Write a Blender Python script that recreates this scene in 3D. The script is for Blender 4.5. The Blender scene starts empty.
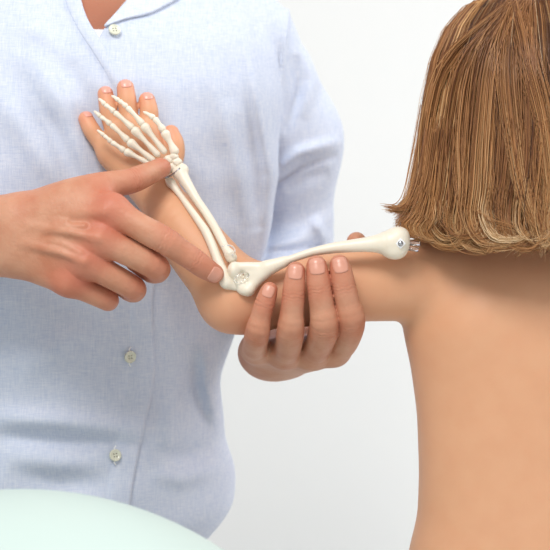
import bpy, math, random
import numpy as np
from mathutils import Vector

random.seed(7)
rng = np.random.default_rng(7)
scene = bpy.context.scene
col = scene.collection

# ------------------------------------------------------------------ camera, world, light, exposure
H, D, F = 0.68, 1.6, 1920.0
cd = bpy.data.cameras.new('camera')
cam = bpy.data.objects.new('camera', cd)
col.objects.link(cam)
cam.location = (0, -D, H)
cam.rotation_euler = (math.radians(90), 0, 0)
cd.sensor_width = 36
cd.lens = 36 * F / 550
cd.clip_start = 0.05
cd.dof.use_dof = True
cd.dof.focus_distance = 1.60
cd.dof.aperture_fstop = 9.0
scene.camera = cam

w = bpy.data.worlds.new('world')
scene.world = w
w.use_nodes = True
w.node_tree.nodes['Background'].inputs[0].default_value = (0.97, 0.985, 1.0, 1)
w.node_tree.nodes['Background'].inputs[1].default_value = 0.66


def area(name, loc, target, size, power, color=(1, 1, 1), sy=None):
    l = bpy.data.lights.new(name, 'AREA')
    l.energy = power
    l.color = color
    l.size = size
    if sy:
        l.shape = 'RECTANGLE'
        l.size_y = sy
    o = bpy.data.objects.new(name, l)
    col.objects.link(o)
    o.location = loc
    o.rotation_euler = (Vector(target) - Vector(loc)).to_track_quat('-Z', 'Y').to_euler()
    return o


area('ceiling_softbox', (-0.40, -1.45, 2.15), (0.0, 0.1, 0.62), 0.75, 32, (1, 0.98, 0.95))
area('window_light', (1.3, 0.12, 1.55), (.0, 0.22, 0.72), 0.7, 15, (0.98, 0.985, 1), 1.2)  # unseen side light added to brighten the sleeve, no window there
area('wall_wash', (1.25, 0.75, 0.35), (0.45, 1.5, 0.45), 0.6, 1.8, (1, 1, 1), 0.4)  # unseen low lamp, added to even out the lower wall

vs = scene.view_settings
vs.view_transform = 'Standard'
vs.look = 'None'
vs.gamma = 1
vs.use_curve_mapping = False
vs.exposure = 0.0


# ------------------------------------------------------------------ helpers
def P(px, py, Y):
    """a point of the place at depth Y"""
    return np.array([(px - 275) * (Y + D) / F, Y, H - (py - 275) * (Y + D) / F])


def srgb(r, g, b):
    f = lambda c: (c / 255 / 12.92) if c / 255 <= .04045 else ((c / 255 + .055) / 1.055) ** 2.4
    return (f(r), f(g), f(b), 1)


def mesh_obj(name, V, Fc, mat=None, parent=None, smooth=True, attrs=None):
    me = bpy.data.meshes.new(name)
    V = np.asarray(V, dtype=np.float32)
    if isinstance(Fc, np.ndarray):
        k = Fc.shape[1]
        me.vertices.add(len(V))
        me.vertices.foreach_set('co', V.ravel())
        me.loops.add(Fc.size)
        me.loops.foreach_set('vertex_index', Fc.astype(np.int32).ravel())
        me.polygons.add(len(Fc))
        me.polygons.foreach_set('loop_start', np.arange(len(Fc), dtype=np.int32) * k)
        me.polygons.foreach_set('loop_total', np.full(len(Fc), k, dtype=np.int32))
        me.update(calc_edges=True)
        me.validate()
    else:
        me.from_pydata([tuple(map(float, v)) for v in V], [], [tuple(f) for f in Fc])
    if smooth:
        me.polygons.foreach_set('use_smooth', np.ones(len(me.polygons), dtype=bool))
    if attrs:
        for k_, v_ in attrs.items():
            a = me.attributes.new(k_, 'FLOAT', 'POINT')
            a.data.foreach_set('value', np.asarray(v_, dtype=np.float32))
    o = bpy.data.objects.new(name, me)
    col.objects.link(o)
    if mat:
        me.materials.append(mat)
    if parent is not None:
        o.parent = parent
        o.matrix_parent_inverse = parent.matrix_basis.inverted()
    return o


def empty(name, loc, label, cat, group=None):
    o = bpy.data.objects.new(name, None)
    col.objects.link(o)
    o.location = loc
    o.empty_display_size = 0.05
    o['label'] = label
    o['category'] = cat
    if group:
        o['group'] = group
    return o


# ---- signed distance shapes
def smin(a, b, k):
    h = np.clip(.5 + .5 * (b - a) / k, 0, 1)
    return b + (a - b) * h - k * h * (1 - h)


def cone(p, a, b, ra, rb):
    a = np.asarray(a, float); b = np.asarray(b, float)
    ab = b - a
    pa = p - a
    t = np.clip(pa @ ab / max(ab @ ab, 1e-12), 0, 1)
    q = pa - t[:, None] * ab
    return np.sqrt((q * q).sum(1)) - (ra + (rb - ra) * t)


def ell(p, c, r):
    r = np.asarray(r, float)
    q = p - np.asarray(c, float)
    k0 = np.sqrt(((q / r) ** 2).sum(1))
    k1 = np.sqrt(((q / r ** 2) ** 2).sum(1)) + 1e-9
    return k0 * (k0 - 1) / k1


def chain(p, pts, k=0.004):
    """pts: (point, radius) joined as one smooth limb"""
    d = None
    for (a, ra), (b, rb) in zip(pts[:-1], pts[1:]):
        c = cone(p, a, b, ra, rb)
        d = c if d is None else smin(d, c, k)
    return d


def schain(p, pts, k=0.0, sub=4):
    """limb that follows a smooth curve through the points, with smoothly varying radius"""
    A = np.array([np.r_[a, r] for a, r in pts], float)
    ext = np.concatenate([2 * A[:1] - A[1:2], A, 2 * A[-1:] - A[-2:-1]])
    ext[0, 3], ext[-1, 3] = A[0, 3], A[-1, 3]
    out = []
    for i in range(len(A) - 1):
        p0, p1, p2, p3 = ext[i:i + 4]
        for u in np.arange(sub) / sub:
            out.append(.5 * (2 * p1 + (p2 - p0) * u + (2 * p0 - 5 * p1 + 4 * p2 - p3) * u ** 2 + (3 * p1 - p0 - 3 * p2 + p3) * u ** 3))
    out.append(A[-1])
    out = np.array(out)
    lo = (out[:, :3] - out[:, 3:]).min(0); hi = (out[:, :3] + out[:, 3:]).max(0)
    far = np.sqrt((np.maximum(np.maximum(lo - p, p - hi), 0) ** 2).sum(1))
    near = far < .014
    pn = p[near]
    d = None
    for a, b in zip(out[:-1], out[1:]):
        c = cone(pn, a[:3], b[:3], a[3], b[3])
        d = c if d is None else np.minimum(d, c)
    if d is not None:
        far[near] = d
    return far


def smooth_table(rows, n=400, s=8):
    """rows: (z, values...) -> densified smoothed columns"""
    rows = np.array(sorted(rows), float)
    z = np.linspace(rows[0, 0], rows[-1, 0], n)
    out = [z]
    ker = np.exp(-.5 * (np.arange(-3 * s, 3 * s + 1) / s) ** 2)
    ker /= ker.sum()
    for j in range(1, rows.shape[1]):
        v = np.interp(z, rows[:, 0], rows[:, j])
        v = np.convolve(np.pad(v, 3 * s, mode='edge'), ker, 'valid')
        out.append(v)
    return out


def stack(p, T, shear=0., e=2.0, grow=0.):
    """a trunk made of stacked ovals: T = z, cx, a, cy, b"""
    z = p[:, 2]
    cx = np.interp(z, T[0], T[1]); a = np.interp(z, T[0], T[2]) + grow
    cy = np.interp(z, T[0], T[3]); b = np.interp(z, T[0], T[4]) + grow
    x = p[:, 0] - cx
    y = p[:, 1] - cy - shear * x
    u = np.abs(x) / a
    v = np.abs(y) / b
    k0 = (u ** e + v ** e) ** (1 / e) + 1e-9
    gx = (u / k0) ** (e - 1) / a
    gy = (v / k0) ** (e - 1) / b
    g = np.sqrt(gx ** 2 + gy ** 2) + 1e-6
    d = (k0 - 1) / g
    d = np.clip(d, -.08, None)
    return d


def mesh_sdf(f, lo, hi, h, B=8, proj=2):
    lo = np.asarray(lo, float); hi = np.asarray(hi, float)
    nb = np.ceil((hi - lo) / h / B).astype(int) + 1
    n = nb * B
    ci = np.stack(np.meshgrid(*[np.arange(k) for k in nb], indexing='ij'), -1).reshape(-1, 3)
    cc = lo + (ci * B + (B - 1) / 2) * h
    dc = f(cc)
    act = np.abs(dc) < B * h * .87 * 1.6 + .003
    Dv = np.repeat(np.repeat(np.repeat(dc.reshape(nb).astype(np.float32), B, 0), B, 1), B, 2)
    off = np.stack(np.meshgrid(*[np.arange(B)] * 3, indexing='ij'), -1).reshape(-1, 3)
    ai = ci[act]
    for s in range(0, len(ai), 1500):
        idx = (ai[s:s + 1500, None, :] * B + off[None]).reshape(-1, 3)
        Dv[idx[:, 0], idx[:, 1], idx[:, 2]] = f(lo + idx * h)
    S = Dv < 0
    m = [slice(0, -1), slice(1, None)]
    any_ = np.zeros(tuple(n - 1), bool); all_ = np.ones(tuple(n - 1), bool)
    for i in range(2):
        for j in range(2):
            for k in range(2):
                c = S[m[i], m[j], m[k]]
                any_ |= c
                all_ &= c
    cells = np.argwhere(any_ & ~all_)
    vid = np.full(tuple(n - 1), -1, np.int32)
    vid[cells[:, 0], cells[:, 1], cells[:, 2]] = np.arange(len(cells))
    acc = np.zeros((len(cells), 3)); cnt = np.zeros(len(cells))
    cor = [(i, j, k) for i in range(2) for j in range(2) for k in range(2)]
    val = {c: Dv[cells[:, 0] + c[0], cells[:, 1] + c[1], cells[:, 2] + c[2]] for c in cor}
    for c0 in cor:
        for ax in range(3):
            if c0[ax] == 0:
                c1 = list(c0); c1[ax] = 1; c1 = tuple(c1)
                a, b = val[c0], val[c1]
                x = (a < 0) != (b < 0)
                t = np.where(x, a / np.where(x, a - b, 1), 0)
                q = np.tile(np.array(c0, float), (len(cells), 1))
                q[:, ax] += t
                acc[x] += q[x]
                cnt[x] += 1
    V = lo + (cells + acc / cnt[:, None]) * h
    quads = []
    for ax in range(3):
        a, b = (ax + 1) % 3, (ax + 2) % 3
        sl0 = [slice(1, -1)] * 3; sl1 = [slice(1, -1)] * 3
        sl0[ax] = slice(0, -1); sl1[ax] = slice(1, None)
        s0, s1 = S[tuple(sl0)], S[tuple(sl1)]
        e = np.argwhere(s0 != s1)
        base = e.copy()
        base[:, a] += 1; base[:, b] += 1
        fl = s0[e[:, 0], e[:, 1], e[:, 2]]
        ids = []
        for da, db in ((0, 0), (-1, 0), (-1, -1), (0, -1)):
            q = base.copy(); q[:, a] += da; q[:, b] += db
            ids.append(vid[q[:, 0], q[:, 1], q[:, 2]])
        Q = np.stack(ids, 1)
        Q[~fl] = Q[~fl][:, ::-1]
        quads.append(Q)
    Q = np.concatenate(quads)
    Q = Q[(Q >= 0).all(1)]
    for _ in range(proj):
        g, d0 = grad(f, V, h * .5)
        V = V - np.clip(d0, -h, h)[:, None] * g
    return V, Q


def grad(f, V, e=.0005):
    g = np.zeros_like(V)
    for k in range(3):
        o = np.zeros(3); o[k] = e
        g[:, k] = f(V + o) - f(V - o)
    ln = np.sqrt((g * g).sum(1)) + 1e-12
    d = f(V) / np.maximum(ln / (2 * e), .4)
    return g / ln[:, None], d


def trace(f, p, dr, maxd=.6):
    p = np.array(p, float); dr = np.asarray(dr, float)
    t = np.zeros(len(p))
    for _ in range(70):
        d = f(p + t[:, None] * dr)
        t = np.minimum(t + d * .8, maxd)
    return p + t[:, None] * dr


def join(parts):
    V, Q, o = [], [], 0
    for v, q in parts:
        V.append(v); Q.append(q + o); o += len(v)
    return np.concatenate(V), np.concatenate(Q)


def slab(top, bot):
    """closed slab between two n x m point grids"""
    n, m = top.shape[:2]
    V = np.concatenate([top.reshape(-1, 3), bot.reshape(-1, 3)])
    i = lambda a, b: a * m + b
    N = n * m
    Q = []
    for a in range(n - 1):
        for b in range(m - 1):
            Q.append((i(a, b), i(a + 1, b), i(a + 1, b + 1), i(a, b + 1)))
            Q.append((N + i(a, b), N + i(a, b + 1), N + i(a + 1, b + 1), N + i(a + 1, b)))
    for a in range(n - 1):
        Q.append((i(a, 0), N + i(a, 0), N + i(a + 1, 0), i(a + 1, 0)))
        Q.append((i(a, m - 1), i(a + 1, m - 1), N + i(a + 1, m - 1), N + i(a, m - 1)))
    for b in range(m - 1):
        Q.append((i(0, b), i(0, b + 1), N + i(0, b + 1), N + i(0, b)))
        Q.append((i(n - 1, b), N + i(n - 1, b), N + i(n - 1, b + 1), i(n - 1, b + 1)))
    return V, np.array(Q)


def lathe(profile, c, axis, seg=32):
    """profile: (radius, height along axis)"""
    ax = Vector(axis).normalized()
    R = np.array(ax.to_track_quat('Z', 'Y').to_matrix())
    V, Q = [], []
    n = len(profile)
    for r, hh in profile:
        for s in range(seg):
            t = 2 * math.pi * s / seg
            V.append(np.asarray(c) + R @ np.array([r * math.cos(t), r * math.sin(t), hh]))
    for a in range(n - 1):
        for s in range(seg):
            Q.append((a * seg + s, a * seg + (s + 1) % seg, (a + 1) * seg + (s + 1) % seg, (a + 1) * seg + s))
    return np.array(V), np.array(Q)


def tube(pts, rad, seg=8):
    pts = np.asarray(pts, float)
    n = len(pts)
    T = np.gradient(pts, axis=0)
    T /= np.linalg.norm(T, axis=1)[:, None] + 1e-12
    up = np.array([0, -1., 0.2])
    V, Q = [], []
    for i in range(n):
        r = rad if np.isscalar(rad) else rad[i]
        u = np.cross(T[i], up); u /= np.linalg.norm(u) + 1e-9
        v = np.cross(T[i], u)
        for s in range(seg):
            t = 2 * math.pi * s / seg
            V.append(pts[i] + r * (math.cos(t) * u + math.sin(t) * v))
    for a in range(n - 1):
        for s in range(seg):
            Q.append((a * seg + s, a * seg + (s + 1) % seg, (a + 1) * seg + (s + 1) % seg, (a + 1) * seg + s))
    V = list(V) + [pts[0], pts[-1]]
    c0, c1 = n * seg, n * seg + 1
    for s in range(seg):
        Q.append((c0, (s + 1) % seg, s, s)) if False else None
    Q = [tuple(q) for q in Q]
    for s in range(seg):
        Q.append((c0, (s + 1) % seg, s))
        Q.append((c1, (n - 1) * seg + s, (n - 1) * seg + (s + 1) % seg))
    return np.array(V), Q


# ------------------------------------------------------------------ materials
def new_mat(name):
    m = bpy.data.materials.new(name)
    m.use_nodes = True
    nt = m.node_tree
    b = nt.nodes['Principled BSDF']
    return m, nt, b


def simple(name, c, rough=.5, spec=.5, metal=0., noise=None, bump=0., sss=0., coat=0.):
    m, nt, b = new_mat(name)
    b.inputs['Base Color'].default_value = c
    b.inputs['Roughness'].default_value = rough
    b.inputs['Specular IOR Level'].default_value = spec
    b.inputs['Metallic'].default_value = metal
    b.inputs['Coat Weight'].default_value = coat
    if sss:
        b.inputs['Subsurface Weight'].default_value = sss
        b.inputs['Subsurface Radius'].default_value = (1, .8, .6)
        b.inputs['Subsurface Scale'].default_value = .004
    if noise:
        tc = nt.nodes.new('ShaderNodeTexCoord')
        nz = nt.nodes.new('ShaderNodeTexNoise')
        nz.inputs['Scale'].default_value = noise[0]
        nz.inputs['Detail'].default_value = 5
        nt.links.new(tc.outputs['Object'], nz.inputs['Vector'])
        mx = nt.nodes.new('ShaderNodeMix'); mx.data_type = 'RGBA'
        mx.inputs[6].default_value = c
        mx.inputs[7].default_value = noise[1]
        nt.links.new(nz.outputs['Fac'], mx.inputs[0])
        nt.links.new(mx.outputs[2], b.inputs['Base Color'])
        if bump:
            bp = nt.nodes.new('ShaderNodeBump')
            bp.inputs['Strength'].default_value = bump
            bp.inputs['Distance'].default_value = .001
            nt.links.new(nz.outputs['Fac'], bp.inputs['Height'])
            nt.links.new(bp.outputs['Normal'], b.inputs['Normal'])
    return m


def skin(name, c, flush, mott, bump=.75, sss=.10):
    m, nt, b = new_mat(name)
    L = nt.links.new
    tc = nt.nodes.new('ShaderNodeTexCoord')
    n1 = nt.nodes.new('ShaderNodeTexNoise'); n1.inputs['Scale'].default_value = 45; n1.inputs['Detail'].default_value = 4
    n2 = nt.nodes.new('ShaderNodeTexNoise'); n2.inputs['Scale'].default_value = 330; n2.inputs['Detail'].default_value = 6
    L(tc.outputs['Object'], n1.inputs['Vector']); L(tc.outputs['Object'], n2.inputs['Vector'])
    rp = nt.nodes.new('ShaderNodeMapRange'); rp.inputs[1].default_value = .35; rp.inputs[2].default_value = .75
    rp.inputs[4].default_value = 1.0
    L(n1.outputs['Fac'], rp.inputs[0])
    mx = nt.nodes.new('ShaderNodeMix'); mx.data_type = 'RGBA'
    mx.inputs[6].default_value = c; mx.inputs[7].default_value = mott
    L(rp.outputs[0], mx.inputs[0])
    at = nt.nodes.new('ShaderNodeAttribute'); at.attribute_name = 'flush'
    m2 = nt.nodes.new('ShaderNodeMix'); m2.data_type = 'RGBA'
    L(at.outputs['Fac'], m2.inputs[0]); L(mx.outputs[2], m2.inputs[6]); m2.inputs[7].default_value = flush
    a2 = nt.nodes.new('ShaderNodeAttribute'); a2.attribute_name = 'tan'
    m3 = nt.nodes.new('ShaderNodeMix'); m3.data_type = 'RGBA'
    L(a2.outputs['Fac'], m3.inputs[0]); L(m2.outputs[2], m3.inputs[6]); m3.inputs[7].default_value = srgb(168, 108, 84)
    L(m3.outputs[2], b.inputs['Base Color'])
    bp = nt.nodes.new('ShaderNodeBump'); bp.inputs['Strength'].default_value = bump; bp.inputs['Distance'].default_value = .0006
    L(n2.outputs['Fac'], bp.inputs['Height']); L(bp.outputs['Normal'], b.inputs['Normal'])
    b.inputs['Roughness'].default_value = .48
    b.inputs['Specular IOR Level'].default_value = .35
    b.inputs['Subsurface Weight'].default_value = sss
    b.inputs['Subsurface Radius'].default_value = (1, .35, .2)
    b.inputs['Subsurface Scale'].default_value = .006
    return m


def chambray(name, c1, c2):
    m, nt, b = new_mat(name)
    L = nt.links.new
    tc = nt.nodes.new('ShaderNodeTexCoord')
    hs = []
    for sc in ((260, 260, 2600), (2600, 260, 200)):
        mp = nt.nodes.new('ShaderNodeMapping'); mp.inputs['Scale'].default_value = (sc[0] / 100, sc[1] / 100, sc[2] / 100)
        nz = nt.nodes.new('ShaderNodeTexNoise'); nz.inputs['Scale'].default_value = 46; nz.inputs['Detail'].default_value = 2
        L(tc.outputs['Object'], mp.inputs['Vector']); L(mp.outputs['Vector'], nz.inputs['Vector'])
        hs.append(nz)
    ad = nt.nodes.new('ShaderNodeMath'); ad.operation = 'ADD'
    L(hs[0].outputs['Fac'], ad.inputs[0]); L(hs[1].outputs['Fac'], ad.inputs[1])
    rp = nt.nodes.new('ShaderNodeMapRange'); rp.inputs[1].default_value = .5; rp.inputs[2].default_value = 1.5
    L(ad.outputs[0], rp.inputs[0])
    mx = nt.nodes.new('ShaderNodeMix'); mx.data_type = 'RGBA'
    mx.inputs[6].default_value = c1; mx.inputs[7].default_value = c2
    L(rp.outputs[0], mx.inputs[0]); L(mx.outputs[2], b.inputs['Base Color'])
    bp = nt.nodes.new('ShaderNodeBump'); bp.inputs['Strength'].default_value = .25; bp.inputs['Distance'].default_value = .0005
    L(ad.outputs[0], bp.inputs['Height']); L(bp.outputs['Normal'], b.inputs['Normal'])
    b.inputs['Roughness'].default_value = .85
    b.inputs['Specular IOR Level'].default_value = .15
    b.inputs['Sheen Weight'].default_value = .15
    return m


M_wall = simple('white_plaster', srgb(236, 236, 234), .9, .2, noise=(30, srgb(234, 235, 234)), bump=.05)
M_floor = simple('pale_vinyl', srgb(236, 237, 235), .5, .4, noise=(8, srgb(215, 217, 216)))
M_skinA = skin('adult_skin', srgb(203, 150, 121), srgb(194, 104, 82), srgb(188, 124, 94))
M_skinC = skin('child_skin', srgb(219, 165, 128), srgb(226, 142, 118), srgb(216, 160, 123), bump=.08, sss=.12)
M_nailA = simple('adult_nail', srgb(220, 160, 138), .3, .5, noise=(160, srgb(208, 146, 124)))
M_nailC = simple('child_nail', srgb(232, 165, 148), .28, .5)
M_shirt = chambray('blue_chambray', srgb(180, 192, 216), srgb(219, 223, 233))
M_band = chambray('pale_chambray', srgb(184, 195, 218), srgb(224, 228, 236))
M_white = simple('white_cotton', srgb(238, 238, 238), .9, .2, noise=(400, srgb(228, 229, 232)), bump=.2)
M_trouser = simple('grey_trouser_cloth', srgb(92, 92, 96), .9, .2, noise=(300, srgb(70, 70, 76)), bump=.2)
M_shorts = simple('white_shorts_cloth', srgb(225, 228, 235), .9, .2, noise=(300, srgb(212, 216, 226)), bump=.2)
M_bone = simple('ivory_bone_plastic', srgb(236, 228, 212), .36, .45, noise=(60, srgb(229, 218, 197)), bump=.06, sss=.15)
M_metal = simple('steel', srgb(190, 192, 195), .25, .5, 1.0, noise=(90, srgb(160, 162, 166)))
M_button = simple('pearl_button', srgb(226, 226, 208), .2, .6, noise=(150, srgb(206, 207, 186)), coat=.4)
M_hole = simple('button_hole', srgb(110, 106, 92), .8, .2)
M_thread = simple('white_thread', srgb(240, 240, 240), .9, .2)
M_ball = simple('pale_mint_rubber', srgb(196, 212, 206), .5, .3, noise=(6, srgb(192, 209, 203)))
M_eye = simple('eye', srgb(235, 235, 232), .15, .6)
M_iris = simple('iris', srgb(70, 50, 35), .15, .6)
M_hairA = simple('short_brown_hair', srgb(80, 58, 42), .6, .3, noise=(200, srgb(50, 36, 26)), bump=.6)
m, nt, b = new_mat('clear_plastic')
b.inputs['Base Color'].default_value = (.96, .97, .97, 1)
b.inputs['Roughness'].default_value = .06
b.inputs['Transmission Weight'].default_value = .92
b.inputs['IOR'].default_value = 1.35
M_clear = m

# hair: each strand carries its own tone
m, nt, b = new_mat('blonde_brown_hair')
at = nt.nodes.new('ShaderNodeAttribute'); at.attribute_name = 'tone'
cr = nt.nodes.new('ShaderNodeValToRGB')
els = cr.color_ramp.elements
els[0].position = 0; els[0].color = srgb(70, 42, 26)
els[1].position = 1; els[1].color = srgb(244, 216, 174)
for ps, c in ((.3, srgb(142, 92, 56)), (.6, srgb(192, 138, 86)), (.82, srgb(216, 176, 126))):
    e = els.new(ps); e.color = c
nt.links.new(at.outputs['Fac'], cr.inputs[0])
nt.links.new(cr.outputs[0], b.inputs['Base Color'])
b.inputs['Roughness'].default_value = .38
b.inputs['Specular IOR Level'].default_value = .45
M_hair = m

# ------------------------------------------------------------------ setting
def box(name, lo, hi, mat, kind='structure'):
    x0, y0, z0 = lo; x1, y1, z1 = hi
    V = [(x, y, z) for x in (x0, x1) for y in (y0, y1) for z in (z0, z1)]
    Fc = [(0, 1, 3, 2), (4, 6, 7, 5), (0, 4, 5, 1), (2, 3, 7, 6), (0, 2, 6, 4), (1, 5, 7, 3)]
    o = mesh_obj(name, V, Fc, mat, smooth=False)
    o['kind'] = kind
    return o


box('floor', (-3, -3, -.05), (3, 1.5, 0), M_floor)
box('wall_back', (-3, 1.5, -.05), (3, 1.6, 2.7), M_wall)
box('baseboard_back', (-3, 1.485, 0), (3, 1.5, .08), M_wall)


# ------------------------------------------------------------------ heads (out of the frame or under hair)
def head_sdf(p, c, s, fy):
    """c: centre of the skull, s: head half height, fy: +1 faces away from the camera"""
    c = np.asarray(c, float)
    q = (p - c) / s
    q = q * np.array([1, fy, 1.])     # now the face looks along +y
    d = ell(q, (0, -.1, .22), (.66, .82, .78))
    d = smin(d, ell(q, (0, .12, -.38), (.52, .58, .62)), .25)
    d = smin(d, cone(q, (0, .62, -.82), (0, .5, -.7), .14, .2), .2)
    d = smin(d, cone(q, (0, .68, .12), (0, .88, -.18), .06, .12), .08)
    for sx in (-1, 1):
        d = smin(d, ell(q, (sx * .68, -.05, -.05), (.07, .15, .22)), .05)
        d = smin(d, ell(q, (sx * .27, .60, .15), (.14, .09, .075)), .03)
        d = smin(d, ell(q, (sx * .27, .60, -.01), (.13, .08, .05)), .03)
        d = smin(d, cone(q, (sx * .12, .68, .24), (sx * .42, .58, .24), .05, .05), .1)
    d = smin(d, cone(q, (-.14, .68, -.43), (.14, .68, -.43), .055, .055), .06)
    d = smin(d, cone(q, (-.1, .66, -.53), (.1, .66, -.53), .06, .06), .06)
    return d * s


def eyes(c, s, fy, parent):
    for sx in (-1, 1):
        cc = np.array(c) + s * np.array([sx * .27, fy * .555, .08])
        prof = [(max(math.sin(t), 0) * .11 * s, -math.cos(t) * .11 * s) for t in np.linspace(0.001, math.pi - .001, 14)]
        V, Q = lathe(prof, cc, (0, fy, 0), 20)
        e = mesh_obj('eye', V, Q, M_eye, parent)
        prof = [(.0001, .113 * s), (.035 * s, .108 * s), (.048 * s, .102 * s), (.048 * s, .08 * s)]
        V, Q = lathe(prof, cc, (0, fy, 0), 20)
        # iris belongs to the eye mesh
        me = e.data
        me.materials.append(M_iris)
        Vo = np.array([v.co for v in me.vertices])
        Fo = [tuple(p_.vertices) for p_ in me.polygons] + [tuple(int(i) + len(Vo) for i in q) for q in Q]
        me.clear_geometry()
        me.from_pydata([tuple(v) for v in np.concatenate([Vo, V])], [], Fo)
        k = len(Fo) - len(Q)
        for i, pl in enumerate(me.polygons):
            pl.use_smooth = True
            pl.material_index = 1 if i >= k else 0


# ------------------------------------------------------------------ the doctor
doctor = empty('person', (-.19, .25, 0), 'adult in a pale blue button-up shirt kneeling behind the ball, holding the child\'s arm', 'person')

torsoT = smooth_table([
    # z, cx, a, cy, b
    (.30, -.215, .150, .240, .115),
    (.40, -.232, .145, .240, .116),
    (.42, -.226, .157, .238, .118),
    (.44, -.219, .169, .235, .120),
    (.46, -.213, .1735, .232, .120),
    (.4825, -.21, .1724, .230, .120),
    (.521, -.21, .165, .228, .119),
    (.574, -.21, .156, .222, .118),
    (.627, -.205, .166, .216, .120),
    (.704, -.195, .184, .212, .124),
    (.77, -.19, .190, .213, .126),
    (.849, -.185, .195, .216, .124),
    (.90, -.183, .188, .224, .112),
    (.94, -.180, .165, .236, .092),
    (.975, -.178, .112, .245, .074),
    (1.00, -.176, .072, .248, .062),
    (1.03, -.176, .060, .248, .058)], s=5)
SH = .22

SHO_L = np.array([-.032, .275, .905]); ELB_L = np.array([.005, .362, .70])
SHO_R = np.array([-.335, .225, .905]); ELB_R = np.array([-.475, .115, .695])

# folds: polyline in photo-plane coordinates at chest depth, height (m), half width (m)
FOLDS = [
    ([(236, -20), (256, 90), (271, 170), (266, 290)], .0075, .009),
    ([(228, 95), (240, 160), (250, 225)], .0055, .010),
    ([(236, 110), (248, 170), (256, 230)], -.004, .007),
    ([(205, 20), (218, 90), (230, 160), (236, 215)], .0035, .012),
    ([(30, 50), (70, 115), (100, 190)], .0042, .013),
    ([(52, 40), (90, 100), (112, 160)], -.0035, .010),
    ([(-10, 80), (40, 150), (70, 200)], .0042, .013),
    ([(10, 60), (56, 132), (84, 192)], -.0038, .010),
    ([(-10, 414), (60, 420), (150, 433)], .0065, .011),
    ([(-10, 434), (60, 440), (150, 447)], -.0042, .008),
    ([(10, 470), (60, 484), (110, 484)], -.0036, .012),
    ([(0, 452), (60, 462), (110, 466)], .0035, .012),
    ([(204, 340), (206, 390), (220, 450)], .0075, .009),
    ([(190, 345), (192, 400), (200, 445)], -.0036, .010),
    ([(217, 372), (226, 420), (230, 470)], -.004, .005),
    ([(150, 474), (180, 484), (222, 474)], .004, .010),
    ([(150, 452), (180, 462), (210, 455)], -.004, .010),
    ([(90, 325), (60, 345), (20, 372)], .0035, .014),
    ([(20, 20), (50, 40), (74, 70)], .003, .010),
    ([(184, 375), (170, 420), (160, 470)], .0045, .010),
    ([(170, 80), (176, 140), (190, 180)], .003, .012),
]
FW = []
for pts, amp, wd in FOLDS:
    FW.append(([P(x, y, .12)[[0, 2]] for x, y in pts], amp, wd))
SLEEVE_FOLDS = [
    ([(262, 182), (298, 154), (345, 138)], .0060, .006),
    ([(262, 194), (300, 166), (340, 152)], -.0045, .004),
    ([(284, 190), (306, 176), (330, 168)], -.003, .008),
    ([(262, 250), (300, 236), (340, 210)], .004, .008),
    ([(258, 256), (300, 249), (340, 240)], -.006, .005),
    ([(312, 215), (322, 230), (330, 250)], .004, .006),
    ([(306, 40), (314, 80), (304, 120)], .004, .006),
    ([(296, 55), (296, 95), (284, 135)], -.0060, .006),
    ([(296, -60), (286, 30), (281, 90), (282, 150)], .0030, .0024),
]
SW = []
for pts, amp, wd in SLEEVE_FOLDS:
    SW.append(([P(x, y, .26)[[0, 2]] for x, y in pts], amp, wd))


def polydist(q, pts):
    d = None
    n = len(pts) - 1
    for i, (a, b) in enumerate(zip(pts[:-1], pts[1:])):
        ab = b - a
        t = np.clip((q - a) @ ab / (ab @ ab), 0, 1)
        e = np.sqrt((((q - a) - t[:, None] * ab) ** 2).sum(1))
        u = (i + t) / n
        if d is None:
            d, s = e, u
        else:
            m_ = e < d
            d = np.where(m_, e, d); s = np.where(m_, u, s)
    return d, np.sin(np.pi * np.clip(s, 0, 1)) ** .8


def fold(q, pts, amp, wd):
    d, tp = polydist(q, pts)
    return amp * tp * np.exp(-(d / wd) ** 2)


def trunk(p, grow=0.):
    d = stack(p, torsoT, SH, 2.25, grow)
    return d


def tri_v(p):
    """the open neck of the shirt, seen in plan of x and z (negative inside)"""
    x, z = p[:, 0], p[:, 2]
    A = P(99, 40, .12)[[0, 2]]
    Ls = [P(66, -60, .12)[[0, 2]], P(79, 2, .12)[[0, 2]], P(88, 25, .12)[[0, 2]], A]
    Rs = [A, P(105, 27, .12)[[0, 2]], P(122, 0, .12)[[0, 2]], P(158, -60, .12)[[0, 2]]]
    zl = [q[1] for q in Ls][::-1]; xl = [q[0] for q in Ls][::-1]
    zr = [q[1] for q in Rs]; xr = [q[0] for q in Rs]
    l = np.interp(z, zl, xl); r = np.interp(z, zr, xr)
    d = np.maximum(l - x, x - r) * .85
    return np.maximum(d, A[1] - z)


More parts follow.
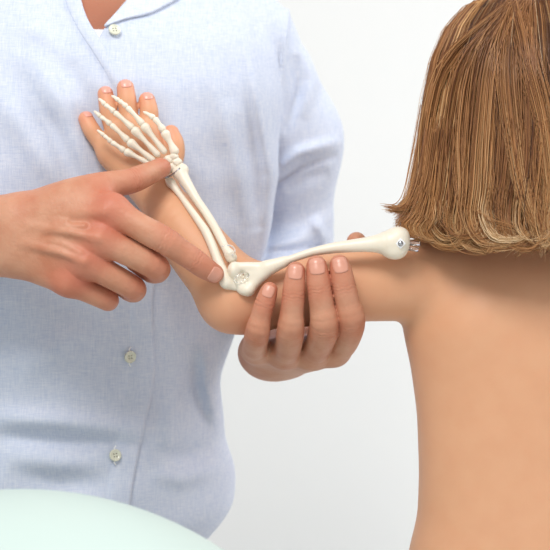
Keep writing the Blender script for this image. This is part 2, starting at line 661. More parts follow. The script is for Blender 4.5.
def shirt_sdf(p, carve=True):
    d = trunk(p)
    q = p[:, [0, 2]]
    front = np.clip((.28 - p[:, 1]) / .08, 0, 1)
    for pts, amp, wd in FW:
        d = d - front * fold(q, pts, amp * 1.45, wd * .9)
    x, y, z = p.T
    d = d - .0011 * np.sin(70 * x - 45 * z + 3 * np.sin(21 * z + 9 * x)) * np.sin(31 * z + 17 * x + 2)
    d = d - .0020 * np.sin(38 * x + 14 * z + 2 * np.sin(19 * z)) * np.sin(23 * z - 16 * x + 1)
    sl = chain(p, [(SHO_L, .054), ((SHO_L + ELB_L) / 2 + (.022, 0, .012), .053), (ELB_L, .052)], .03)
    wr = np.array([-.004, .135, .606])
    sl = smin(sl, cone(p, ELB_L, ELB_L + .45 * (wr - ELB_L), .050, .043), .02)
    for pts, amp, wd in SW:
        sl = sl - fold(q, pts, amp * 1.25, wd)
    d = smin(d, sl, .003)
    sr = chain(p, [(SHO_R, .056), (ELB_R, .054), (ELB_R + .92 * (np.array([-.235, .0, .712]) - ELB_R), .0405)], .03)
    cut = (p - np.array([-.256, 0, .70])) @ np.array([.89, -.45, .03])
    sr = np.maximum(sr, cut)
    d = smin(d, sr, .010)
    # hem
    hem = .385 + .040 * np.clip((x + .2) / .14, -1, 1) ** 2
    d = np.maximum(d, hem - z)
    d = np.maximum(d, z - 1.005)
    if carve:
        d = np.maximum(d, -np.maximum(tri_v(p), y - .25))
        d = np.maximum(d, -np.maximum(cone(p, (-.176, .23, .93), (-.176, .22, 1.1), .064, .067), .955 - z))
    return d


# hand on the left of the photograph: back of the hand to the camera, index finger stretched
RH = dict(
    thumb=[(P(38, 212, .012), .0160), (P(70, 197, .004), .0150), (P(97, 188, .004), .0128), (P(114, 184, .010), .0112), (P(131, 181, .019), .0108), (P(148, 174, .032), .0098), (P(161, 168, .044), .0086)],
    index=[(P(112, 210, -.014), .0126), (P(138, 226, -.019), .0112), (P(164, 240, -.018), .0116), (P(180, 250.5, -.013), .0102), (P(194, 260, -.009), .0102), (P(205, 268, -.004), .0094), (P(214, 273.5, .001), .0082)],
    middle=[(P(102, 239, -.014), .0126), (P(130, 253, -.014), .0114), (P(156, 267, -.006), .0112), (P(152, 271, .014), .0102), (P(136, 262, .026), .0088)],
    ring=[(P(87, 262, -.010), .0120), (P(110, 275, -.006), .0110), (P(133, 288, .004), .0104), (P(130, 290, .022), .0098), (P(114, 280, .032), .0085)],
    little=[(P(68, 281, -.002), .0115), (P(88, 291, .004), .0098), (P(107, 299.5, .012), .0094), (P(104, 299, .028), .0085), (P(90, 290, .036), .0075)],
)
FA_R0 = ELB_R
def right_hand(p):
    W1, W2 = P(8, 220, .014), P(10, 251, .018)
    pal = smin(cone(p, P(-60, 214, .022), W1, .024, .0195), cone(p, P(-60, 256, .026), W2, .026, .0205), .02)
    carp = [P(22, 214, .010), P(24, 228, .007), P(22, 242, .008), P(22, 257, .012)]
    for a, (b, r) in zip(carp, (RH['index'][0], RH['middle'][0], RH['ring'][0], RH['little'][0])):
        pal = smin(pal, cone(p, a, b, .0175, r + .0005), .012)
    # palm side thickness
    pal = smin(pal, cone(p, P(30, 250, .018), P(85, 258, .010), .017, .014), .012)
    # web between thumb and index
    pal = smin(pal, cone(p, P(60, 212, .004), P(92, 203, .0), .014, .010), .016)
    # tendons and veins over the back of the hand
    for pts in ([(30, 226, -.0095), (70, 232, -.0235), (98, 238, -.0275)], [(24, 243, -.0095), (60, 252, -.0205), (84, 261, -.0235)],
                [(34, 216, -.0045), (75, 213, -.017), (104, 212, -.026)]):
        t_ = None
        for a, b in zip(pts[:-1], pts[1:]):
            c = cone(p, P(*a), P(*b), .0022, .0026)
            t_ = c if t_ is None else np.minimum(t_, c)
        pal = smin(pal, t_, .006)
    for pts in ([(8, 236, -.003), (36, 238, -.011), (62, 243, -.019), (80, 252, -.023)], [(20, 222, -.004), (48, 220, -.0135), (66, 222, -.020)],
                [(36, 238, -.011), (56, 226, -.018), (84, 226, -.024)]):
        t_ = None
        for a, b in zip(pts[:-1], pts[1:]):
            c = cone(p, P(*a), P(*b), .0013, .0013)
            t_ = c if t_ is None else np.minimum(t_, c)
        pal = smin(pal, t_, .0045)
    d = pal
    for nm, k in (('index', .008), ('middle', .008), ('ring', .008), ('little', .008), ('thumb', .012)):
        f = schain(p, RH[nm])
        d = np.minimum(d, smin(pal, f, k))
    # knuckle creases
    for nm, i in (('index', 2), ('index', 4), ('thumb', 4)):
        c, r = RH[nm][i]
        ax = RH[nm][i + 1][0] - RH[nm][i - 1][0]
        ax = ax / np.linalg.norm(ax)
        near = np.exp(-(((p - c) ** 2).sum(1) / (1.35 * r) ** 2) ** 2)
        t = (p - c) @ ax
        for o, a in ((-.0044, .0004), (-.0018, .0007), (.0012, .0007), (.0040, .0004)):
            d = d + a * near * np.exp(-((t - o - .0006 * np.sin((p[:, 0] + p[:, 2]) * 700 + o * 2000)) / .0008) ** 2) * (p[:, 1] < c[1] + .004)
    return d


LH = dict(
    index=[(P(334, 350, .052), .0135), (P(345, 341, .030), .0118), (P(351, 321, .001), .0121), (P(347.5, 303, -.005), .0102), (P(344, 287, -.008), .0102), (P(341, 272, -.0085), .0094), (P(339.5, 264.5, -.008), .0082)],
    middle=[(P(311, 353, .052), .0138), (P(318, 346, .030), .0120), (P(324.5, 326, .000), .0128), (P(322, 307, -.006), .0106), (P(319.5, 290, -.009), .0106), (P(317.5, 274, -.0095), .0096), (P(316.5, 265.5, -.009), .0084)],
    ring=[(P(284, 353, .052), .0130), (P(288, 348, .030), .0114), (P(290.5, 330, .001), .0117), (P(292, 311, -.006), .0098), (P(293.5, 295, -.009), .0098), (P(295, 279, -.0095), .0088), (P(295.6, 271, -.009), .0078)],
    little=[(P(256, 349, .055), .0120), (P(255, 346, .033), .0104), (P(257.5, 332, .004), .0105), (P(261, 316, -.002), .0086), (P(264.5, 304, -.005), .0086), (P(268, 294, -.006), .0076), (P(269.5, 290, -.006), .0068)],
    thumb=[(P(296, 352, .120), .0180), (P(326, 334, .110), .0150), (P(346, 300, .102), .0118), (P(353, 272, .096), .0112), (P(356, 250, .090), .0100), (P(356.5, 242, .088), .0088)],
)
WR_L = np.array([-.004, .135, .606])
def left_hand(p):
    base = [P(288, 356, .115), P(279, 357, .115), (P(270, 356, .115)), P(262, 352, .115)]
    pal = cone(p, ELB_L * .6 + WR_L * .4, P(272, 352, .145), .034, .0225)
    for a, nm in zip(base, ('index', 'middle', 'ring', 'little')):
        b, r = LH[nm][0]
        pal = smin(pal, cone(p, a, b, .0165, r), .012)
    pal = smin(pal, ell(p, P(271, 353, .118), (.028, .035, .022)), .012)
    d = pal
    for nm, k in (('index', .007), ('middle', .007), ('ring', .007), ('little', .007), ('thumb', .012)):
        f = schain(p, LH[nm])
        d = np.minimum(d, smin(pal, f, k))
    for nm in ('index', 'middle', 'ring', 'little'):
        for i in (2, 4):
            c, r = LH[nm][i]
            ax = LH[nm][i + 1][0] - LH[nm][i - 1][0]
            ax = ax / np.linalg.norm(ax)
            near = np.exp(-(((p - c) ** 2).sum(1) / (1.35 * r) ** 2) ** 2)
            t = (p - c) @ ax
            for o, a in ((-.0040, .0004), (-.0014, .0006), (.0014, .0006), (.0042, .0004)):
                d = d + a * near * np.exp(-((t - o - .0006 * np.sin((p[:, 0] + p[:, 2]) * 700 + o * 2000)) / .0008) ** 2) * (p[:, 1] < c[1] + .006)
    return d


HD_C = np.array([-.175, .215, 1.155]); HD_S = .115
def doctor_low(p):
    d = trunk(p, -.014) + .05 * np.clip((.48 - p[:, 2]) / .05, 0, 1)
    d = np.maximum(d, .34 - p[:, 2])
    d = np.maximum(d, p[:, 2] - 1.02)
    d = smin(d, cone(p, (-.176, .245, .94), (-.176, .232, 1.07), .056, .054), .03)
    d = smin(d, head_sdf(p, HD_C, HD_S, -1), .02)
    d = smin(d, chain(p, [(SHO_L, .043), (ELB_L, .038), (ELB_L * .5 + WR_L * .5, .035)], .02), .02)
    d = smin(d, chain(p, [(SHO_R, .043), (ELB_R, .038), (P(-60, 235, .024), .031)], .02), .02)
    for sx in (-1, 1):
        hip = np.array([-.215 + sx * .085, .24, .36]); knee = np.array([-.215 + sx * .10, .20, .065])
        ank = knee + (sx * .01, .40, -.015)
        d = smin(d, chain(p, [(hip, .045), (knee, .045), (ank, .036)], .03), .03)
        d = smin(d, cone(p, ank + (0, .02, -.005), ank + (0, .10, -.018), .034, .026), .03)
    return d


body = join([mesh_sdf(doctor_low, (-.58, -.06, -.01), (.10, .85, 1.31), .006, proj=1),
             mesh_sdf(right_hand, P(-60, 150, .08) - (.01, .14, .18), P(235, 150, .08) + (0, .0, .02), .0009),
             mesh_sdf(left_hand, (-.06, -.03, .555), (.11, .30, .725), .0009)])
fl = np.zeros(len(body[0]))
for Hd in (RH, LH):
    for nm, ch in Hd.items():
        idx = [2, 4, len(ch) - 1] if len(ch) == 7 else [2]
        for i in idx:
            fl += (.42 if Hd is LH else .7) * np.exp(-((body[0] - ch[i][0]) ** 2).sum(1) / (.0125 ** 2))
        if Hd is RH:
            fl += (1.3 if nm == 'index' else .9) * np.exp(-((body[0] - ch[0][0]) ** 2).sum(1) / (.0165 ** 2))
neck_shade = np.exp(-(((body[0] - P(98, 10, .11)) ** 2).sum(1) / .07 ** 2) ** 2)  # shade under the chin, painted into the skin of the open neck
doc_body = mesh_obj('body', body[0], body[1], M_skinA, doctor, attrs={'flush': np.clip(fl, 0, 1), 'tan': neck_shade})
eyes(HD_C, HD_S, -1, doc_body)


def nail(f, base, tip, n, wdt, parent, mat, back=.0, ln=None):
    """a finger nail that follows the finger's surface f; base->tip is the finger's axis, n its dorsal side"""
    base = np.asarray(base, float); tip = np.asarray(tip, float); n = np.asarray(n, float)
    ax = tip - base; ax /= np.linalg.norm(ax)
    n = n - ax * (n @ ax); n /= np.linalg.norm(n)
    lat = np.cross(ax, n)
    ln = ln or wdt * 1.15
    nu, nv = 13, 11
    g = np.zeros((nu, nv, 3))
    for i in range(nu):
        for j in range(nv):
            u = -1 + 2 * i / (nu - 1); v = -1 + 2 * j / (nv - 1)
            # square to rounded oblong
            uu = u * math.sqrt(1 - .32 * v * v); vv = v * math.sqrt(1 - .28 * u * u)
            g[i, j] = tip + ax * (uu * ln / 2 - back) + lat * vv * wdt / 2
    S = g.reshape(-1, 3)
    hit = trace(f, S + n * .016, -n, .03)
    hit = hit.reshape(nu, nv, 3)
    # keep the plate arched but smooth
    top = hit + n * .00045
    bot = hit - n * .0006
    V, Q = slab(top, bot)
    return mesh_obj('fingernail', V, Q, mat, parent)


cam_dir = np.array([0, -1., 0])
for nm, wd in (('index', .0128), ('middle', .0134), ('ring', .0122), ('little', .0098)):
    ch = LH[nm]
    nail(left_hand, ch[-2][0], ch[-1][0], cam_dir + (0, 0, .25), wd, doc_body, M_nailA, back=.0012, ln=wd * 1.05)
nail(right_hand, RH['index'][-2][0], RH['index'][-1][0], (.0, -1, -.05), .0130, doc_body, M_nailA, back=.0022, ln=.0125)
nail(right_hand, RH['thumb'][-2][0], RH['thumb'][-1][0], (-.2, 1., .6), .0128, doc_body, M_nailA, back=.001)

# shirt
sv, sq = mesh_sdf(shirt_sdf, (-.56, .02, .39), (.085, .42, 1.03), .0027, proj=2)
shirt = mesh_obj('shirt', sv, sq, M_shirt, doctor)

uv, uq = mesh_sdf(lambda p: np.maximum(np.maximum(trunk(p, -.009), p[:, 2] - P(0, 28, .12)[2]),
                                       np.maximum(tri_v(p) - .02, .87 - p[:, 2])), (-.25, .05, .85), (-.09, .36, .92), .0015)
mesh_obj('undershirt', uv, uq, M_white, doctor)


def strip(name, A, Bp, mat, parent, lift, thick=.0025, n=60, m=9, base=lambda p: shirt_sdf(p, False)):
    """cloth strip lying on the shirt between two edge lines given in x,z"""
    A = np.array([P(x, y, .12)[[0, 2]] for x, y in A]); Bp = np.array([P(x, y, .12)[[0, 2]] for x, y in Bp])
    def res(L):
        s = np.r_[0, np.cumsum(np.linalg.norm(np.diff(L, axis=0), axis=1))]
        t = np.linspace(0, s[-1], n)
        o = np.stack([np.interp(t, s, L[:, 0]), np.interp(t, s, L[:, 1])], 1)
        k = 3
        pad = np.concatenate([np.repeat(o[:1], k, 0), o, np.repeat(o[-1:], k, 0)])
        sm = np.mean([pad[i:i + n] for i in range(2 * k + 1)], 0)
        sm[0], sm[-1] = o[0], o[-1]
        return sm
    A, Bp = res(A), res(Bp)
    g = np.zeros((n, m, 3))
    for j in range(m):
        t = j / (m - 1)
        xz = A * (1 - t) + Bp * t
        g[:, j, 0] = xz[:, 0]; g[:, j, 2] = xz[:, 1]; g[:, j, 1] = -.05
    S = trace(base, g.reshape(-1, 3), (0, 1, 0), .5)
    N, _ = grad(base, S, .002)
    S = S.reshape(n, m, 3); N = N.reshape(n, m, 3)
    lf = np.array([[lift(j / (m - 1), i / (n - 1)) for j in range(m)] for i in range(n)])[:, :, None]
    top = S + N * lf
    bot = top - N * thick
    V, Q = slab(top, bot)
    return mesh_obj(name, V, Q, mat, parent)


# front band: raised along its right-hand edge
strip('placket', [(56, -30), (64, 2), (77, 28), (97, 58), (113, 84), (128, 130), (134, 200), (128, 300), (126, 380), (108, 470), (98, 520)],
      [(72, -30), (79.5, 2), (90, 28), (101, 41), (118, 82), (150, 140), (160, 220), (151, 300), (152, 380), (133, 470), (125, 520)],
      M_shirt, shirt, lambda t, s: .0024 * min(1, t * 1.6 + .35) + (.0006 if s < .19 else .0006 - .0020 * (1 - t) * min(1, (s - .19) / .05)) , .003, 150)
strip('collar', [(104, 26), (113, 14), (122, 0), (136, -20), (150, -36)], [(104.5, 28), (125, 18), (146, 12.5), (164, 0), (186, -18)],
      M_band, shirt, lambda t, s: .0024 + .0014 * t, .0025, 40, 12)
strip('collar', [(77, -5), (72, -18), (66, -34)], [(62, -6), (52, -20), (42, -34)], M_band, shirt, lambda t, s: .003 + .003 * t, .003, 30, 10)


def button(px, py, tilt=0):
    p0 = P(px, py, .12)
    s = trace(lambda q: shirt_sdf(q, False), [(p0[0], -.05, p0[2])], (0, 1, 0), .5)
    n, _ = grad(lambda q: shirt_sdf(q, False), s, .004)
    s, n = s[0], n[0]
    c = s + n * .0028
    r = .0056
    prof = [(.00001, 0), (r * .9, 0), (r, .0006), (r, .0014), (r * .93, .0020), (r * .80, .0021), (r * .68, .0015), (r * .5, .0012), (.00001, .0011)]
    V, Q = lathe(prof, c, n, 28)
    bt = mesh_obj('button', V, Q, M_button, shirt)
    R = np.array(Vector(n).to_track_quat('Z', 'Y').to_matrix())
    parts = []
    for a in range(4):
        t = math.radians(45 + 90 * a + 8)
        parts.append(lathe([(.00001, .0013), (.0006, .00128), (.0006, .0008)], c + R @ np.array([.0017 * math.cos(t), .0017 * math.sin(t), 0]), n, 10))
    V, Q = join(parts)
    # the four holes are flat dark discs, their depth painted as colour
    o = mesh_obj('holes', V, Q, M_hole, shirt)
    me = bt.data
    Vo = np.array([v.co for v in me.vertices])
    Fo = [tuple(q.vertices) for q in me.polygons]
    nF = len(Fo)
    Fo += [tuple(int(i) + len(Vo) for i in q) for q in Q]
    me.clear_geometry()
    me.from_pydata([tuple(v) for v in np.concatenate([Vo, V])], [], Fo)
    me.materials.append(M_hole)
    for i, pl in enumerate(me.polygons):
        pl.use_smooth = True
        pl.material_index = 1 if i >= nF else 0
    bpy.data.objects.remove(o)
    return bt, c, R


for (x, y) in ((113.5, 32), (128, 356.5), (113, 456.5)):
    bt, c, R = button(x, y)
    if y > 100:
        # thread ends of the button hole above and below
        pr = []
        for s_ in (1, -1):
            V, Fc = tube([c + np.array([0, -.0006, s_ * .0050]), c + np.array([-.0006, -.0010, s_ * .0066]), c + np.array([.0009, -.0004, s_ * .0088])], .0006, 6)
            mesh_obj('stitch', V, Fc, M_thread, shirt)

# collar band at the neck, trousers, hair
cv, cq = mesh_sdf(lambda p: np.maximum(np.maximum(np.maximum(cone(p, (-.176, .243, .90), (-.176, .228, 1.05), .071, .066),
                  -cone(p, (-.176, .243, .90), (-.176, .228, 1.05), .067, .062)), np.maximum(p[:, 2] - 1.012 - .15 * (p[:, 1] - .24), .962 - p[:, 2])),
                  -np.maximum(tri_v(p), p[:, 1] - .2)), (-.26, .14, .94), (-.09, .33, 1.04), .002)
mesh_obj('collar_band', cv, cq, M_band, shirt)


def trousers(p):
    d = np.maximum(trunk(p, -.006), p[:, 2] - .45)
    d = np.maximum(d, .36 - p[:, 2])
    for sx in (-1, 1):
        hip = np.array([-.222 + sx * .07, .235, .40]); knee = np.array([-.215 + sx * .10, .20, .070])
        ank = knee + (sx * .01, .38, -.012)
        d = smin(d, chain(p, [(hip, .070), (knee, .064), (ank, .050)], .02), .03)
    d = np.maximum(d, p[:, 1] - .555)
    return np.maximum(d, .002 - p[:, 2])
tv, tq = mesh_sdf(trousers, (-.45, .0, -.01), (.02, .62, .47), .005)
mesh_obj('trousers', tv, tq, M_trouser, doctor)


def short_hair(p):
    q = (p - HD_C) / HD_S * np.array([1, -1, 1.])
    d = ell(q, (0, -.14, .27), (.74, .88, .82))
    d = np.maximum(d, q[:, 1] - .52 + .5 * np.clip(.5 - q[:, 2], 0, 1))
    d = np.maximum(d, -.35 - q[:, 2])
    return d * HD_S
hv, hq = mesh_sdf(short_hair, HD_C - .13, HD_C + .14, .004)
mesh_obj('hair', hv, hq, M_hairA, doctor)

# ------------------------------------------------------------------ the child
child = empty('person', (.2225, .07, 0), 'child with shoulder-length blonde-brown hair seen from behind, bare back, left arm held out', 'person')
CX = .2225
childT = smooth_table([
    (.36, CX, .102, .070, .076),
    (.42, CX, .1025, .068, .074),
    (.45, CX, .1010, .067, .070),
    (.48, CX, .0982, .067, .067),
    (.51, CX, .0973, .067, .065),
    (.56, CX, .0990, .068, .065),
    (.60, CX, .1043, .070, .067),
    (.635, CX, .1120, .071, .067),
    (.66, CX, .1110, .073, .065),
    (.685, CX, .103, .077, .059),
    (.705, CX, .082, .082, .050),
    (.722, CX, .052, .085, .044),
    (.74, CX, .036, .088, .038),
    (.80, CX, .034, .088, .036)], s=7)
CH_C = np.array([CX + .004, .078, .818]); CH_S = .098

CF = dict(
    little=[(P(109, 151, .085), .0085), (P(98, 139, .087), .0078), (P(91, 129, .087), .0076), (P(86, 119, .089), .0068)],
    ring=[(P(118, 138, .085), .0086), (P(111, 121, .087), .0079), (P(108, 108, .087), .0078), (P(105.5, 94, .089), .0070)],
    middle=[(P(131, 131, .085), .0090), (P(128.5, 114, .087), .0084), (P(127, 101, .087), .0084), (P(125.5, 88, .089), .0077)],
    index=[(P(147, 134, .085), .0088), (P(149, 121, .087), .0083), (P(149, 111, .087), .0082), (P(147, 100.5, .089), .0074)],
    thumb=[(P(163, 176, .080), .0115), (P(174, 158, .084), .0088), (P(175, 144, .086), .0082), (P(171, 133, .088), .0072)],
)
def child_hand(p):
    pal = cone(p, P(152, 186, .079), P(149, 176, .081), .0165, .0155)
    wr = [P(140, 176, .083), P(145, 174, .083), P(153, 172, .083), P(160, 172, .083)]
    for a, nm in zip(wr, ('little', 'ring', 'middle', 'index')):
        b, r = CF[nm][0]
        pal = smin(pal, cone(p, a, b, .0115, r + .0015), .010)
    pal = smin(pal, cone(p, P(112, 158, .085), P(128, 175, .084), .0095, .011), .010)
    d = pal
    for nm in CF:
        f = schain(p, CF[nm])
        d = np.minimum(d, smin(pal, f, .006))
    return d


ARM = [(P(151, 187, .079), .0178), (P(165, 205, .072), .0205), (P(184, 232, .060), .0255), (P(205, 258, .050), .0275), (P(234, 293, .042), .0295)]
UARM = [(P(234, 293, .042), .0295), (P(262, 295, .041), .0285), (P(300, 292, .040), .0300), (P(350, 285, .042), .0318), (P(400, 281, .052), .0345), (P(440, 279, .064), .036)]
def arm_sdf(p):
    arm = schain(p, ARM)
    ua = schain(p, UARM)
    a = smin(arm, ua, .010)
    # point of the elbow
    a = smin(a, cone(p, P(232, 303, .034), P(246, 305, .036), .020, .020), .02)
    return smin(a, child_hand(p), .012)


def child_sdf(p):
    d = stack(p, childT, 0, 2.1)
    d = np.maximum(d, .38 - p[:, 2]); d = np.maximum(d, p[:, 2] - .79)
    # shoulder blades, spine furrow
    bk = np.clip((.06 - p[:, 1]) / .03, 0, 1)
    for sx in (-1, 1):
        d = d - .0035 * bk * np.exp(-((p[:, 0] - CX - sx * .056 - .25 * sx * (.64 - p[:, 2])) / .024) ** 2 - ((p[:, 2] - .638) / .034) ** 2)
    d = d + .0012 * np.exp(-((p[:, 0] - CX) / .014) ** 2) * bk
    d = smin(d, arm_sdf(p), .014)
    # right arm, hanging forward out of the picture
    ra = chain(p, [((CX + .096, .078, .672), .034), ((CX + .128, .082, .54), .029), ((CX + .13, .02 + .10, .44), .022), ((CX + .125, .16, .40), .016)], .02)
    pal = cone(p, (CX + .125, .165, .395), (CX + .122, .19, .375), .017, .016)
    fingers = None
    for i in range(4):
        b0 = np.array([CX + .108 + .009 * i, .20, .362]); f = chain(p, [(b0, .0078), (b0 + (0, .02, -.022), .0072), (b0 + (0, .022, -.042), .006)], .003)
        fingers = f if fingers is None else np.minimum(fingers, f)
    ra = smin(ra, smin(pal, fingers, .006), .012)
    th = chain(p, [((CX + .108, .175, .392), .010), ((CX + .094, .195, .37), .0082), ((CX + .092, .205, .352), .007)], .003)
    ra = smin(ra, th, .008)
    d = smin(d, ra, .014)
    d = smin(d, cone(p, (CX, .088, .72), (CX + .003, .085, .79), .036, .035), .02)
    d = smin(d, head_sdf(p - np.array([0, .008, 0]), CH_C, CH_S, 1), .015)
    for sx in (-1, 1):
        hip = (CX + sx * .048, .068, .42); knee = (CX + sx * .05, .062, .24); ank = (CX + sx * .052, .072, .045)
        d = smin(d, chain(p, [(hip, .056), (knee, .040), ((CX + sx * .051, .078, .17), .037), (ank, .025)], .02), .02)
        d = smin(d, cone(p, (CX + sx * .053, .06, .024), (CX + sx * .058, .165, .016), .024, .016), .02)
    return np.maximum(d, .001 - p[:, 2])


bv, bq = mesh_sdf(child_sdf, (-.18, -.02, -.004), (.385, .235, .93), .0021, proj=2)
fl = np.zeros(len(bv))
for nm, ch in CF.items():
    fl += .7 * np.exp(-((bv - ch[-1][0]) ** 2).sum(1) / .0095 ** 2)
fl += .35 * np.exp(-((bv - P(240, 325, .03)) ** 2).sum(1) / .03 ** 2)
c_body = mesh_obj('body', bv, bq, M_skinC, child, attrs={'flush': np.clip(fl, 0, 1)})
eyes(CH_C, CH_S, 1, c_body)
for nm, wd in (('little', .0080), ('ring', .0088), ('middle', .0096), ('index', .0090)):
    ch = CF[nm]
    nail(child_hand, ch[-2][0], ch[-1][0] + (0, 0, .002), (0, -.35, 1.), wd, c_body, M_nailC, back=-.0005, ln=wd * .8)


def shorts(p):
    d = np.maximum(stack(p, childT, 0, 2.1, .004), p[:, 2] - .430)
    d = np.maximum(d, .38 - p[:, 2])
    for sx in (-1, 1):
        hip = (CX + sx * .050, .068, .40); knee = (CX + sx * .054, .062, .27)
        d = smin(d, cone(p, hip, knee, .061, .058), .02)
    return np.maximum(d, .26 - p[:, 2])
v, q = mesh_sdf(shorts, (.08, -.03, .24), (.35, .17, .46), .003)
mesh_obj('shorts', v, q, M_shorts, child)

# ---- hair
HCX, HCY = CX, .075
prof_z = np.array([.928, .926, .920, .911, .894, .868, .833, .789, .754, .738, .715, .690, .66])
prof_r = np.array([.000, .020, .048, .0595, .074, .0855, .0925, .0986, .1035, .1065, .1075, .105, .10])
def hair_R(z):
    return np.interp(-z, -prof_z, prof_r)


def hair_bottom(phi):
    # lowest reach of the hair, higher on the child's left (towards the outstretched arm)
    c = math.cos(phi)
    return .690 + .020 * max(0, -c) ** 1.5 - .002 * c


SEG = 22
YS = 1.12
strands, tones, radii = [], [], []
nclump = 760
for ci in range(nclump):
    phi = rng.uniform(0, 2 * math.pi)
    face = math.sin(phi) > .55          # the face side stays open below the fringe
    layer = rng.beta(2.2, 1.1)             # 1 = outermost
    zb = hair_bottom(phi) + abs(rng.normal(0, .007)) + (1 - layer) * .004
    if face:
        zb = .845 + rng.normal(0, .004)
    base_tone = np.clip(.34 + .12 * math.sin(7 * phi + 1) + rng.normal(0, .20), .02, .66)
    curl = rng.choice([-1, 1], p=[.55, .45]) * rng.uniform(.2, 1.0)
    if math.cos(phi) < -.8 and not face:
        curl = rng.uniform(.3, 1.2)
    if face:
        curl = -.3
    twist = rng.normal(0, .12)
    swirl = rng.normal(0, .16)
    wav = rng.uniform(0, 6.28); wamp = rng.uniform(.001, .006)
    zr = rng.uniform(.905, .9275) if rng.random() < .85 else rng.uniform(.87, .905)
    for s_ in range(rng.integers(12, 22)):
        dp = rng.normal(0, .05); lw = layer + rng.normal(0, .06)
        z1 = zb + rng.normal(0, .003)
        t = np.linspace(0, 1, SEG)
        z = zr + (z1 - zr) * (t ** .9)
        spread = 1 - .62 * np.clip((t - .5) / .5, 0, 1) ** 1.3      # ends gather into locks
        tail = np.clip((t - .74) / .26, 0, 1)
        ph = phi + dp * spread + twist * t ** 2 + swirl * tail ** 2
        R = hair_R(z) * (1 - .27 * (1 - np.clip(lw, 0, 1.04)))
        R = R + curl * (.013 if curl > 0 else .020) * tail ** 2
        z = z + abs(curl) * .012 * tail ** 3
        ph = ph + (wamp / .09) * np.sin(wav + 5.5 * t) * t
        strands.append(np.stack([HCX + R * np.cos(ph), HCY + YS * R * np.sin(ph), z], 1))
        tone = base_tone + rng.normal(0, .07)
        tones.append(np.clip(tone + .30 * np.clip((t - .4) / .6, 0, 1), 0, 1))
        radii.append(rng.uniform(.00022, .00040) * (1 - .65 * np.clip((t - .75) / .25, 0, 1)))
# loose fly-away strands
for s_ in range(160):
    phi = rng.uniform(math.pi * .75, 2.1 * math.pi)
    t = np.linspace(0, 1, SEG)
    z1 = hair_bottom(phi) + .006 + abs(rng.normal(.0, .03))
    z = .926 + (z1 - .926) * t ** .9
    R = hair_R(z) + .003 * np.sin(t * rng.uniform(2, 5) + rng.uniform(0, 6)) + rng.uniform(0, .004) * t
    ph = phi + rng.normal(0, .15) * t
    strands.append(np.stack([HCX + R * np.cos(ph), HCY + YS * R * np.sin(ph), z], 1))
    tones.append(np.full(SEG, np.clip(rng.normal(.6, .2), 0, 1)))
    radii.append(np.full(SEG, .00014))


def on_hair(px, py, out=.001):
    """a point lying on the outside of the hair, back of the head"""
    Y = -.02
    for _ in range(8):
        q = P(px, py, Y)
        r = hair_R(q[2])
        dx = min(abs(q[0] - HCX), r * .985)
        Y = HCY - YS * math.sqrt(max(r * r - dx * dx, 0)) - out
    return P(px, py, Y)


def lock(pts, n, spread, tone, rad=.00034):
    """a lock through given points; strands fan around it"""
    pts = np.array([q if len(q) == 3 and isinstance(q, np.ndarray) else on_hair(*q) for q in pts])
    t = np.linspace(0, 1, SEG)
    ext = np.concatenate([2 * pts[:1] - pts[1:2], pts, 2 * pts[-1:] - pts[-2:-1]])
    path = []
    for tt in t:
        u = tt * (len(pts) - 1); i = min(int(u), len(pts) - 2); u -= i
        p0, p1, p2, p3 = ext[i:i + 4]
        path.append(.5 * (2 * p1 + (p2 - p0) * u + (2 * p0 - 5 * p1 + 4 * p2 - p3) * u ** 2 + (3 * p1 - p0 - 3 * p2 + p3) * u ** 3))
    path = np.array(path)
    for _ in range(n):
        o = rng.normal(0, 1, 3) * spread * np.array([1, .35, .5])
        prof = (1.25 - .85 * np.clip((t - .35) / .65, 0, 1))[:, None]
        strands.append(path + o * prof + rng.normal(0, .0009, 3) * t[:, None])
        mixt = np.clip((t - .15) / .5, 0, 1)
        tones.append(np.clip(.40 * (1 - mixt) + tone * mixt + rng.normal(0, .12), 0, 1))
        radii.append(rng.uniform(.7, 1.2) * rad * (1 - .6 * np.clip((t - .8) / .2, 0, 1)))


# the flick of hair that turns out over the left shoulder
for k in range(12):
    Yk = .012 + .004 * k
    lock([P(430 + k, 110, Yk + .02), P(421 + k, 160, Yk + .01), P(413 + k, 192, Yk), P(402 + k, 207 + k % 3, Yk - .006), P(384 + 1.6 * k, 206 + 1.4 * (k % 5), Yk - .01)], 12, .0030, .5 + .08 * (k % 3), .0003)
for k in range(14):
    lock([P(432 + 2 * k, 130, .010 - .001 * k), P(425 + 2 * k, 180, .004), P(412 + 4 * k, 212 + k, .002), P(402 + 5 * k, 224 + 1.2 * k, .002), P(407 + 5.5 * k, 235 + 1.0 * k, .002), P(422 + 5.5 * k, 239 + .9 * k, .000)], 16, .0030, .45 + .08 * (k % 4), .0003)
# curled locks on the back of the head
C0 = (518, 4)
lock([C0, (496, 60), (488, 120), (482, 190), (478, 218), (490, 243, .004), (514, 244, .005), (530, 233, .004)], 120, .0040, .74)
lock([C0, (500, 60), (494, 120), (490, 185), (486, 212), (496, 236, .006), (516, 240, .006), (528, 236, .004)], 80, .0030, .85)
lock([C0, (510, 60), (514, 120), (524, 190), (536, 225), (552, 247, .004)], 80, .004, .62)
lock([C0, (478, 60), (466, 130), (466, 190), (460, 224), (468, 246, .004), (486, 252, .003)], 90, .004, .60)
lock([C0, (468, 60), (452, 130), (444, 195), (434, 226), (440, 244, .004), (458, 249, .003)], 90, .004, .64)
lock([C0, (530, 60), (545, 120), (553, 190), (548, 228), (562, 252, .004)], 80, .004, .7)
lock([C0, (455, 60), (436, 120), (430, 180), (420, 214), (428, 236, .004), (446, 243, .003)], 80, .004, .68)
lock([C0, (500, 50), (506, 120), (503, 180), (498, 205), (506, 226, .003)], 50, .004, .34)
